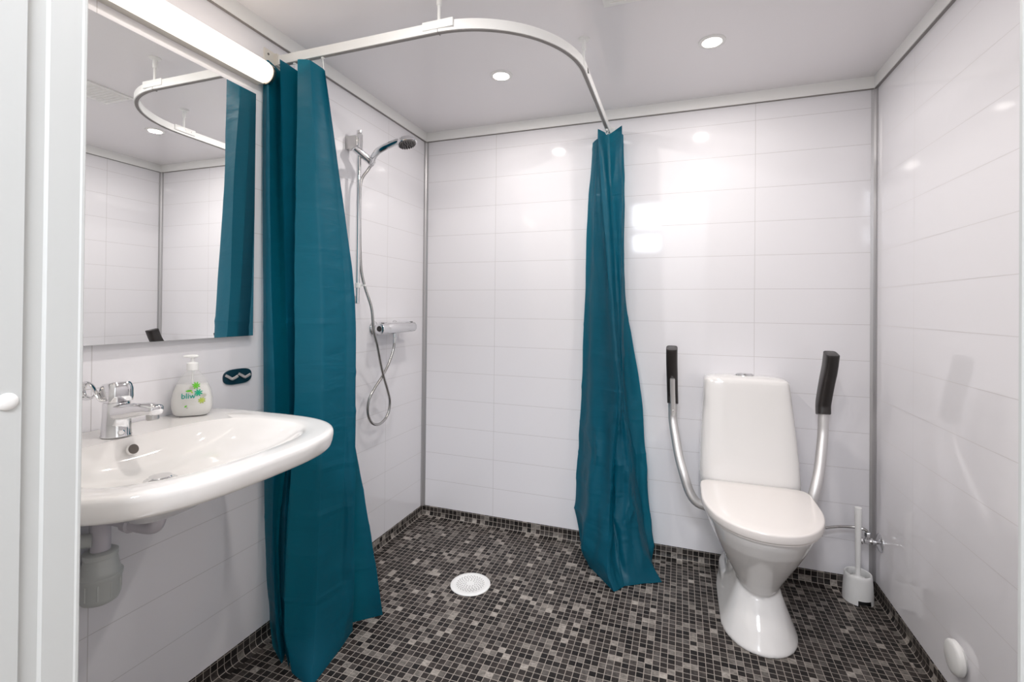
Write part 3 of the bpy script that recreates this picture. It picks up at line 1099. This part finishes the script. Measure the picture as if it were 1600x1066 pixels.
def hanger(x, y, ang_, wlen):
    bm = bmesh.new()
    lathe(bm, (x, y, CEIL), (0, 0, -1), [(0.021, 0), (0.021, 0.002), (0.017, 0.005), (0.0085, 0.007), (0.0085, 0.038), (0.0075, 0.040), (0.005, 0.041), (0.005, CEIL - RZ1 - 0.004)], 24)
    h = obj('ceiling_hanger', bm, M['plastic'], rail)
    bm = bmesh.new()
    bx_ = box(bm, (-wlen / 2, -0.012, RZ1 - 0.022), (wlen / 2, 0.012, RZ1 + 0.004))
    bmesh.ops.rotate(bm, verts=bm.verts, cent=(0, 0, 0), matrix=Matrix.Rotation(ang_, 3, 'Z'))
    bmesh.ops.translate(bm, verts=bm.verts, vec=(x, y, 0))
    c = obj('clamp', bm, M['plastic'], h, bevel=0.001)
    for d in (-0.03, 0, 0.03):
        bm = bmesh.new()
        v = Vector((math.cos(ang_), math.sin(ang_), 0))
        n = Vector((-v.y, v.x, 0))
        if n.x > 0 or ang_ == 0:
            pass
        lathe(bm, Vector((x, y, RZ1 - 0.009)) + v * d + n * 0.012, n, [(0.0022, -0.001), (0.0022, 0.0008), (0, 0.001)], 10)
        obj('clamp_screw', bm, M['ring'], c)


hanger(RXR - RR + 0.01, RYF, 0.0, 0.105)
hanger(RXR - 0.003, RYF + RR + 0.01, PI / 2, 0.105)
bm = bmesh.new()
box(bm, (RXR - RR + 0.009, RYF - 0.0095, RZ0 - 0.003), (RXR - RR + 0.0105, RYF + 0.0095, RZ1 - 0.022))
obj('track_joint', bm, M['gap_grey'], rail, smooth=False)

# ================================================================ curtains (cloth outlines at several heights, metres)
SHOWER_FOLDS = [
    (1.975, [(0.012, -1.115), (0.038, -1.120), (0.012, -1.030), (0.082, -1.115), (0.097, -1.025), (0.061, -1.000), (0.143, -1.100), (0.202, -1.100), (0.223, -1.062), (0.174, -1.030), (0.173, -1.020), (0.167, -1.010)]),
    (1.6, [(0.016, -1.115), (0.046, -1.120), (0.017, -1.030), (0.099, -1.115), (0.097, -1.025), (0.055, -1.000), (0.156, -1.115), (0.220, -1.085), (0.252, -1.017), (0.183, -0.970), (0.186, -0.960), (0.177, -0.950)]),
    (1.2, [(0.023, -1.115), (0.064, -1.120), (0.052, -1.030), (0.119, -1.115), (0.098, -1.025), (0.056, -1.000), (0.161, -1.120), (0.249, -1.085), (0.302, -1.000), (0.222, -0.950), (0.233, -0.940), (0.226, -0.930)]),
    (0.8, [(0.032, -1.115), (0.087, -1.120), (0.075, -1.030), (0.141, -1.115), (0.104, -1.025), (0.068, -1.000), (0.177, -1.130), (0.260, -1.090), (0.306, -0.998), (0.222, -0.950), (0.229, -0.920), (0.213, -0.900)]),
    (0.4, [(0.039, -1.105), (0.082, -1.120), (0.059, -1.070), (0.126, -1.110), (0.098, -1.070), (0.067, -1.050), (0.150, -1.120), (0.246, -1.085), (0.296, -0.985), (0.217, -0.940), (0.286, -0.890), (0.245, -0.865)]),
    (0.12, [(0.055, -1.100), (0.113, -1.130), (0.084, -1.080), (0.141, -1.120), (0.114, -1.090), (0.078, -1.060), (0.151, -1.130), (0.250, -1.100), (0.288, -0.970), (0.221, -0.930), (0.311, -0.850), (0.259, -0.825)]),
    (0.003, [(0.058, -1.090), (0.147, -1.140), (0.123, -1.100), (0.181, -1.145), (0.168, -1.130), (0.149, -1.110), (0.208, -1.160), (0.304, -1.175), (0.259, -0.930), (0.227, -0.900), (0.308, -0.820), (0.243, -0.800)]),
]
SHOWER_TOP = [1.985, 1.983, 1.984, 1.982, 1.968, 1.970, 1.978, 1.962, 1.945, 1.95, 1.95, 1.95]
BACK_FOLDS = [
    (1.985, [(0.941, -0.030), (0.963, -0.070), (0.983, -0.095), (0.970, -0.055), (0.981, -0.120), (1.029, -0.085), (1.093, -0.130), (1.082, -0.080), (1.089, -0.040)]),
    (1.6, [(0.922, -0.030), (0.964, -0.090), (1.008, -0.120), (0.994, -0.070), (1.011, -0.140), (1.051, -0.115), (1.098, -0.140), (1.084, -0.070), (1.098, -0.040)]),
    (1.2, [(0.913, -0.030), (0.966, -0.100), (1.045, -0.150), (1.026, -0.080), (1.046, -0.160), (1.075, -0.140), (1.102, -0.150), (1.088, -0.080), (1.110, -0.040)]),
    (0.8, [(0.898, -0.030), (0.979, -0.120), (1.090, -0.190), (1.065, -0.100), (1.094, -0.195), (1.105, -0.170), (1.115, -0.160), (1.109, -0.080), (1.175, -0.040)]),
    (0.5, [(0.888, -0.030), (0.972, -0.150), (1.073, -0.210), (1.055, -0.140), (1.087, -0.190), (1.134, -0.190), (1.147, -0.150), (1.152, -0.080), (1.199, -0.050)]),
    (0.25, [(0.882, -0.040), (0.974, -0.200), (1.069, -0.270), (1.072, -0.190), (1.093, -0.220), (1.153, -0.220), (1.170, -0.170), (1.178, -0.090), (1.218, -0.060)]),
    (0.08, [(0.891, -0.060), (0.964, -0.230), (1.075, -0.340), (1.102, -0.280), (1.119, -0.270), (1.184, -0.255), (1.225, -0.200), (1.215, -0.120), (1.235, -0.080)]),
    (0.003, [(0.935, -0.140), (0.980, -0.220), (1.103, -0.370), (1.134, -0.325), (1.141, -0.315), (1.212, -0.270), (1.285, -0.231), (1.250, -0.150), (1.237, -0.100)]),
]
BACK_TOP = [1.965, 1.965, 1.965, 1.965, 1.998, 1.980, 1.998, 1.985, 1.985]


def curtain(name, folds, tops, k_u, rows, seed, parent, crumple=1.0):
    nlev = len(folds)
    if seed < 2:    # one more soft pleat in the wide front panel
        folds = [(z_, p_[:8] + [(p_[7][0] * 0.45 + p_[8][0] * 0.55, p_[7][1] * 0.45 + p_[8][1] * 0.55 + 0.022)] + p_[8:]) for z_, p_ in folds]
        folds = [(z_, p_[:7] + [(p_[7][0], p_[7][1] - 0.008)] + p_[8:]) for z_, p_ in folds]
        tops = tops[:8] + [(tops[7] + tops[8]) / 2] + tops[8:]
    cols = []
    npt = len(folds[0][1])
    for j in range(npt):
        pts = [Vector((folds[i][1][j][0], folds[i][1][j][1], tops[j] if i == 0 else folds[i][0])) for i in range(nlev)]
        sub = catmull(pts, 24)
        # resample by height order index
        cols.append(sub)
    R = len(cols[0])
    idx = [round(i * (R - 1) / (rows - 1)) for i in range(rows)]
    bm = bmesh.new()
    grid = []
    for r in idx:
        line = [c[r] for c in cols]
        row = []
        # blend of straight and rounded interpolation keeps folds crisp but not faceted
        sm_ = catmull(line, k_u)
        n = len(sm_)
        for q, p in enumerate(sm_):
            seg = min(q // k_u, len(line) - 2)
            f_ = (q - seg * k_u) / k_u
            lin = line[seg].lerp(line[seg + 1], f_)
            row.append(lin.lerp(p, 0.22))
        grid.append(row)
    n = len(grid[0])
    V = []
    for ri, row in enumerate(grid):
        vr = []
        for q, p in enumerate(row):
            a = row[max(q - 1, 0)]
            b = row[min(q + 1, n - 1)]
            tg = (b - a)
            tg.z = 0
            if tg.length < 1e-6:
                tg = Vector((1, 0, 0))
            tg.normalize()
            nr = Vector((tg.y, -tg.x, 0))
            z = p.z
            # packaging creases: ridges about every 13 cm, wandering along the cloth
            s = q / n
            cr = 0.0
            zz = z + 0.012 * noise.noise(Vector((s * 5, seed, 0)))
            for c0 in (0.62, 0.79, 0.93, 1.10, 0.47, 0.34, 0.20):
                d = (zz - c0 - 0.03 * (s - 0.5)) / 0.006
                cr += math.exp(-d * d) * (0.6 + noise.noise(Vector((s * 7, c0 * 9, seed))))
            wv = noise.noise(Vector((s * 14, z * 1.1, seed + 3.1))) * 0.012 * (0.4 + 0.6 * crumple)
            rd = noise.noise(Vector((s * 8 + z * 2.2, z * 4.5 - s * 5, seed + 8.7)))
            rd2 = noise.noise(Vector((s * 13 - z * 3.0, z * 7 + s * 6, seed + 1.7)))
            low = 1 - min(1.0, max(0.0, (z - 0.25) / 0.6))
            wv += crumple * ((0.35 - abs(rd)) * (0.008 + 0.018 * low) + (0.3 - abs(rd2)) * (0.004 + 0.010 * low))
            fade = min(1.0, max(0.0, (2.0 - z) / 0.25)) * min(1, max(0.1, z / 0.08))
            hem = math.exp(-((tops[0] - z - 0.03) / 0.004) ** 2) * 0.0012
            p2 = p + nr * ((cr * 0.0026 + wv) * fade + hem)
            p2.x = max(p2.x, 0.008)
            p2.y = min(p2.y, -0.012)
            vr.append(bm.verts.new(p2))
        V.append(vr)
    for a, b in zip(V, V[1:]):
        for i in range(n - 1):
            bm.faces.new((a[i], a[i + 1], b[i + 1], b[i]))
    o = obj(name, bm, M['curtain'], parent)
    o.data.polygons.foreach_set('use_smooth', [True] * len(o.data.polygons))
    return o


def curtain_hook(parent, x, y, z):
    bm = bmesh.new()
    pts = [(x, y, RZ0 - 0.002), (x, y, RZ0 - 0.010), (x + 0.004, y, z + 0.012), (x + 0.007, y - 0.004, z - 0.002), (x + 0.002, y - 0.008, z - 0.014), (x - 0.004, y - 0.006, z - 0.008)]
    sweep(bm, catmull(pts, 5), 0.0016, 8)
    box(bm, (x - 0.004, y - 0.004, RZ0 - 0.006), (x + 0.004, y + 0.004, RZ0))
    obj('hook', bm, M['plastic'], parent)


t = thing('shower_curtain', 'long teal shower curtain bunched at the left wall beside the mirror', 'shower curtain', (0.15, -1.05, 0), 'teal shower curtains on the curved rail')
curtain('cloth', SHOWER_FOLDS, SHOWER_TOP, 14, 260, 1.3, t, 0.3)
for x, z in ((0.205, 1.948), (0.145, 1.976), (0.085, 1.978), (0.035, 1.98)):
    curtain_hook(t, x, -1.052, z)
t = thing('shower_curtain', 'long teal shower curtain gathered against the back wall left of the toilet', 'shower curtain', (1.03, -0.1, 0), 'teal shower curtains on the curved rail')
curtain('cloth', BACK_FOLDS, BACK_TOP, 14, 260, 5.9, t)
for y, z in ((-0.105, 1.985), (-0.045, 1.975)):
    curtain_hook(t, 1.02, y, z)

# ================================================================ shower
t = thing('shower_riser_rail', 'chrome vertical shower riser rail on the left wall', 'shower rail', (0.05, -0.66, 1.15))
RX, RY = 0.052, -0.655
bm = bmesh.new()
cyl(bm, (RX, RY, 1.17), (RX, RY, 1.895), 0.0095, 24)
rod = obj('rod', bm, M['chrome'], t)
bm = boxes(((0.0, RY - 0.026, 1.825), (0.052, RY + 0.000, 1.880)))
obj('top_mount', bm, M['steel'], t, bevel=0.003)
bm = bmesh.new()
cyl(bm, (RX, RY, 1.822), (RX, RY, 1.892), 0.0145, 24, ch=0.002)
cyl(bm, (RX, RY, 1.892), (RX, RY, 1.908), 0.011, 24, ch=0.002)
obj('top_sleeve', bm, M['chrome'], t)
bm = boxes(((0.0, RY - 0.014, 1.168), (0.052, RY + 0.014, 1.200)))
obj('bottom_mount', bm, M['steel'], t, bevel=0.003)
bm = bmesh.new()
cyl(bm, (RX - 0.004, RY - 0.030, 1.828), (RX + 0.035, RY + 0.055, 1.775), 0.016, 24, ch=0.003)
obj('slider', bm, M['chrome'], t)
bm = bmesh.new()
cyl(bm, (RX + 0.001, RY, 1.236), (RX + 0.002, RY, 1.256), 0.0125, 20, ch=0.001)
box(bm, (RX + 0.008, RY + 0.004, 1.243), (RX + 0.034, RY + 0.012, 1.250))
obj('hose_clip', bm, M['plastic'], t)

t = thing('hand_shower', 'chrome hand shower head on a curved handle at the top of the riser rail', 'shower head', (RX + 0.05, RY, 1.80))
bm = bmesh.new()
hpts = catmull([(RX + 0.028, RY + 0.046, 1.770), (RX + 0.045, RY + 0.032, 1.784), (RX + 0.068, RY + 0.012, 1.796), (RX + 0.100, RY, 1.812), (RX + 0.145, RY, 1.828), (RX + 0.190, RY, 1.838), (RX + 0.225, RY, 1.836)], 6)
k = len(hpts)
sweep(bm, hpts, [0.0105 + 0.004 * min(1, i / (k * 0.5)) - 0.001 * i / k for i in range(k)], 20)
hn = obj('handle', bm, M['chrome'], t)
hc = Vector((RX + 0.232, RY, 1.842))
ax = Vector((0.28, 0.0, -0.96))
bm = bmesh.new()
lathe(bm, hc, ax, [(0.0, -0.012), (0.020, -0.010), (0.034, -0.003), (0.0405, 0.008), (0.0415, 0.016), (0.040, 0.018), (0.0, 0.018)], 40)
obj('head', bm, M['chrome'], t)
bm = bmesh.new()
d_, u_, v_ = frame_of(ax)
lathe(bm, hc, ax, [(0.0, 0.0185), (0.036, 0.0185), (0.036, 0.021), (0.0, 0.0215)], 36)
fp = obj('spray_face', bm, M['face_grey'], t)
bm = bmesh.new()
for rr, cnt in ((0.031, 20), (0.024, 14), (0.016, 10), (0.008, 5)):
    for i in range(cnt):
        a = 2 * PI * i / cnt
        p = hc + d_ * 0.0205 + (u_ * math.cos(a) + v_ * math.sin(a)) * rr
        cyl(bm, p, p + d_ * 0.0055, 0.0022, 6, r2=0.0015)
obj('nozzle', bm, M['black'], fp)

MX, MZ = 0.066, 1.055
t = thing('shower_mixer', 'chrome horizontal thermostatic shower mixer on the left wall in the shower corner', 'shower mixer', (0.0, -0.37, MZ))
bm = bmesh.new()
lathe(bm, (MX, -0.515, MZ), (0, 1, 0), [(0.022, 0), (0.0245, 0.002), (0.0255, 0.045), (0.0255, 0.048), (0.0265, 0.050), (0.0265, 0.240), (0.0255, 0.242), (0.0255, 0.245), (0.0250, 0.285), (0.022, 0.290), (0, 0.290)], 32)
mb = obj('mixer_body', bm, M['chrome'], t)
obj('top_shelf', boxes(((0.030, -0.47, MZ + 0.010), (0.072, -0.27, MZ + 0.0275))), M['chrome'], t, bevel=0.005)
bm = bmesh.new()
lathe(bm, (MX, -0.5165, MZ), (0, 1, 0), [(0.0, 0), (0.0125, 0), (0.0135, 0.002), (0.0135, 0.004)], 24)
obj('end_cap', bm, M['black'], t)
for yy in (-0.445, -0.295):
    bm = bmesh.new()
    lathe(bm, (0.0, yy - 0.02 if yy < -0.4 else yy, MZ), (1, 0, 0), [(0.033, 0), (0.033, 0.003), (0.030, 0.007), (0.017, 0.012), (0.015, 0.014)], 32)
    if yy < -0.4:
        cyl(bm, (0.008, yy - 0.02, MZ), (0.055, yy - 0.004, MZ), 0.0135, 20)
    else:
        cyl(bm, (0.008, yy, MZ), (0.055, yy, MZ), 0.0135, 20)
    obj('wall_flange', bm, M['chrome'], t)
for yy in (-0.490, -0.245):
    bm = boxes(((MX - 0.006, yy - 0.006, MZ + 0.017), (MX + 0.006, yy + 0.006, MZ + 0.027)))
    obj('grip_button', bm, M['black'], t, bevel=0.002)
bm = bmesh.new()
cyl(bm, (MX, -0.392, MZ - 0.020), (MX, -0.392, MZ - 0.046), 0.0105, 20, ch=0.001)
obj('outlet', bm, M['chrome'], t)

t = thing('shower_hose', 'grey metal shower hose hanging in a loop below the mixer', 'hose', (0.06, -0.45, 1.0))
bm = bmesh.new()
hz = catmull([(RX + 0.026, RY + 0.047, 1.768), (RX + 0.014, RY + 0.040, 1.745), (RX + 0.000, RY + 0.024, 1.71), (RX - 0.004, RY + 0.016, 1.66), (RX - 0.003, RY + 0.015, 1.50), (RX + 0.004, RY + 0.016, 1.33), (RX + 0.020, RY + 0.022, 1.244),
              (0.100, -0.622, 1.15), (0.105, -0.612, 1.055), (0.100, -0.575, 0.98), (0.085, -0.530, 0.905), (0.066, -0.475, 0.83), (0.052, -0.425, 0.765),
              (0.044, -0.393, 0.705), (0.042, -0.400, 0.652), (0.042, -0.435, 0.622), (0.042, -0.482, 0.613), (0.042, -0.530, 0.632), (0.044, -0.562, 0.680), (0.048, -0.562, 0.738), (0.054, -0.525, 0.790),
              (0.058, -0.482, 0.83), (0.062, -0.435, 0.885), (0.065, -0.402, 0.945), (0.066, -0.393, 0.985), (0.066, -0.392, 1.010)], 8)
sweep(bm, hz, 0.0062, 14)
obj('metal_hose', bm, M['hose'], t)
bm = bmesh.new()
cyl(bm, (0.066, -0.392, 1.012), (0.066, -0.392, 0.982), 0.009, 16, ch=0.001)
obj('hose_nut', bm, M['chrome'], t)

# ================================================================ floor drain
t = thing('floor_drain', 'round white floor drain cover in the shower area', 'floor drain', (0.533, -0.523, 0.0))
bm = bmesh.new()
lathe(bm, (0.533, -0.523, 0.0), (0, 0, 1), [(0.083, 0), (0.083, 0.002), (0.080, 0.0042), (0.066, 0.0048), (0.064, 0.0040), (0.0, 0.0044)], 64)
dc = obj('cover', bm, M['plastic'], t)
bm = bmesh.new()
for rr, cnt, ph in ((0.056, 26, 0), (0.050, 26, 0.12), (0.043, 22, 0), (0.036, 18, 0.1), (0.028, 14, 0), (0.020, 10, 0)):
    for i in range(cnt):
        a = 2 * PI * i / cnt + ph
        p = Vector((0.533 + rr * math.cos(a), -0.523 + rr * math.sin(a), 0.0040))
        cyl(bm, p, p + Vector((0, 0, 0.0010)), 0.0021, 8)
obj('perforation', bm, M['grey_dot'], dc)

# ================================================================ ceiling fittings


def downlight(x, y, label):
    t = thing('ceiling_downlight', label, 'downlight', (x, y, CEIL), 'recessed ceiling downlights')
    bm = bmesh.new()
    lathe(bm, (x, y, CEIL), (0, 0, -1), [(0.046, 0), (0.046, 0.002), (0.043, 0.0045), (0.034, 0.0050), (0.0335, 0.0035), (0.0, 0.0035)], 48)
    obj('ring', bm, M['trim'], t)
    bm = bmesh.new()
    lathe(bm, (x, y, CEIL - 0.0036), (0, 0, -1), [(0.0, 0), (0.033, 0), (0.033, 0.0008), (0.0, 0.0012)], 40)
    obj('lit_diffuser', bm, M['led'], t)
    l = area_light('downlight_lamp', (x, y, CEIL - 0.0065), 0.06, 0.06, 3.5, (1.0, 0.95, 0.90), (0, 0, -1), 'DISK', PI)
    l.parent = t
    l.matrix_parent_inverse = Matrix.Translation((-x, -y, -CEIL))


downlight(0.640, -0.500, 'lit recessed downlight in the ceiling inside the curved curtain rail')
downlight(1.452, -0.498, 'lit recessed downlight in the ceiling above the toilet')
downlight(1.445, -1.470, 'lit recessed downlight in the ceiling just inside the doorway, seen as a reflection')
downlight(0.640, -1.470, 'lit recessed downlight in the ceiling in front of the washbasin')

t = thing('ceiling_vent', 'square white ventilation grille in the ceiling, seen in the mirror', 'vent', (1.21, -0.92, CEIL))
bm = boxes(((1.115, -1.015, CEIL - 0.006), (1.305, -0.825, CEIL)))
obj('frame', bm, M['trim'], t, bevel=0.002)
bm = bmesh.new()
for k in range(9):
    y = -0.995 + 0.0188 * k
    box(bm, (1.135, y, CEIL - 0.0085), (1.285, y + 0.008, CEIL - 0.0055))
obj('louvre', bm, M['trim'], t, smooth=False)
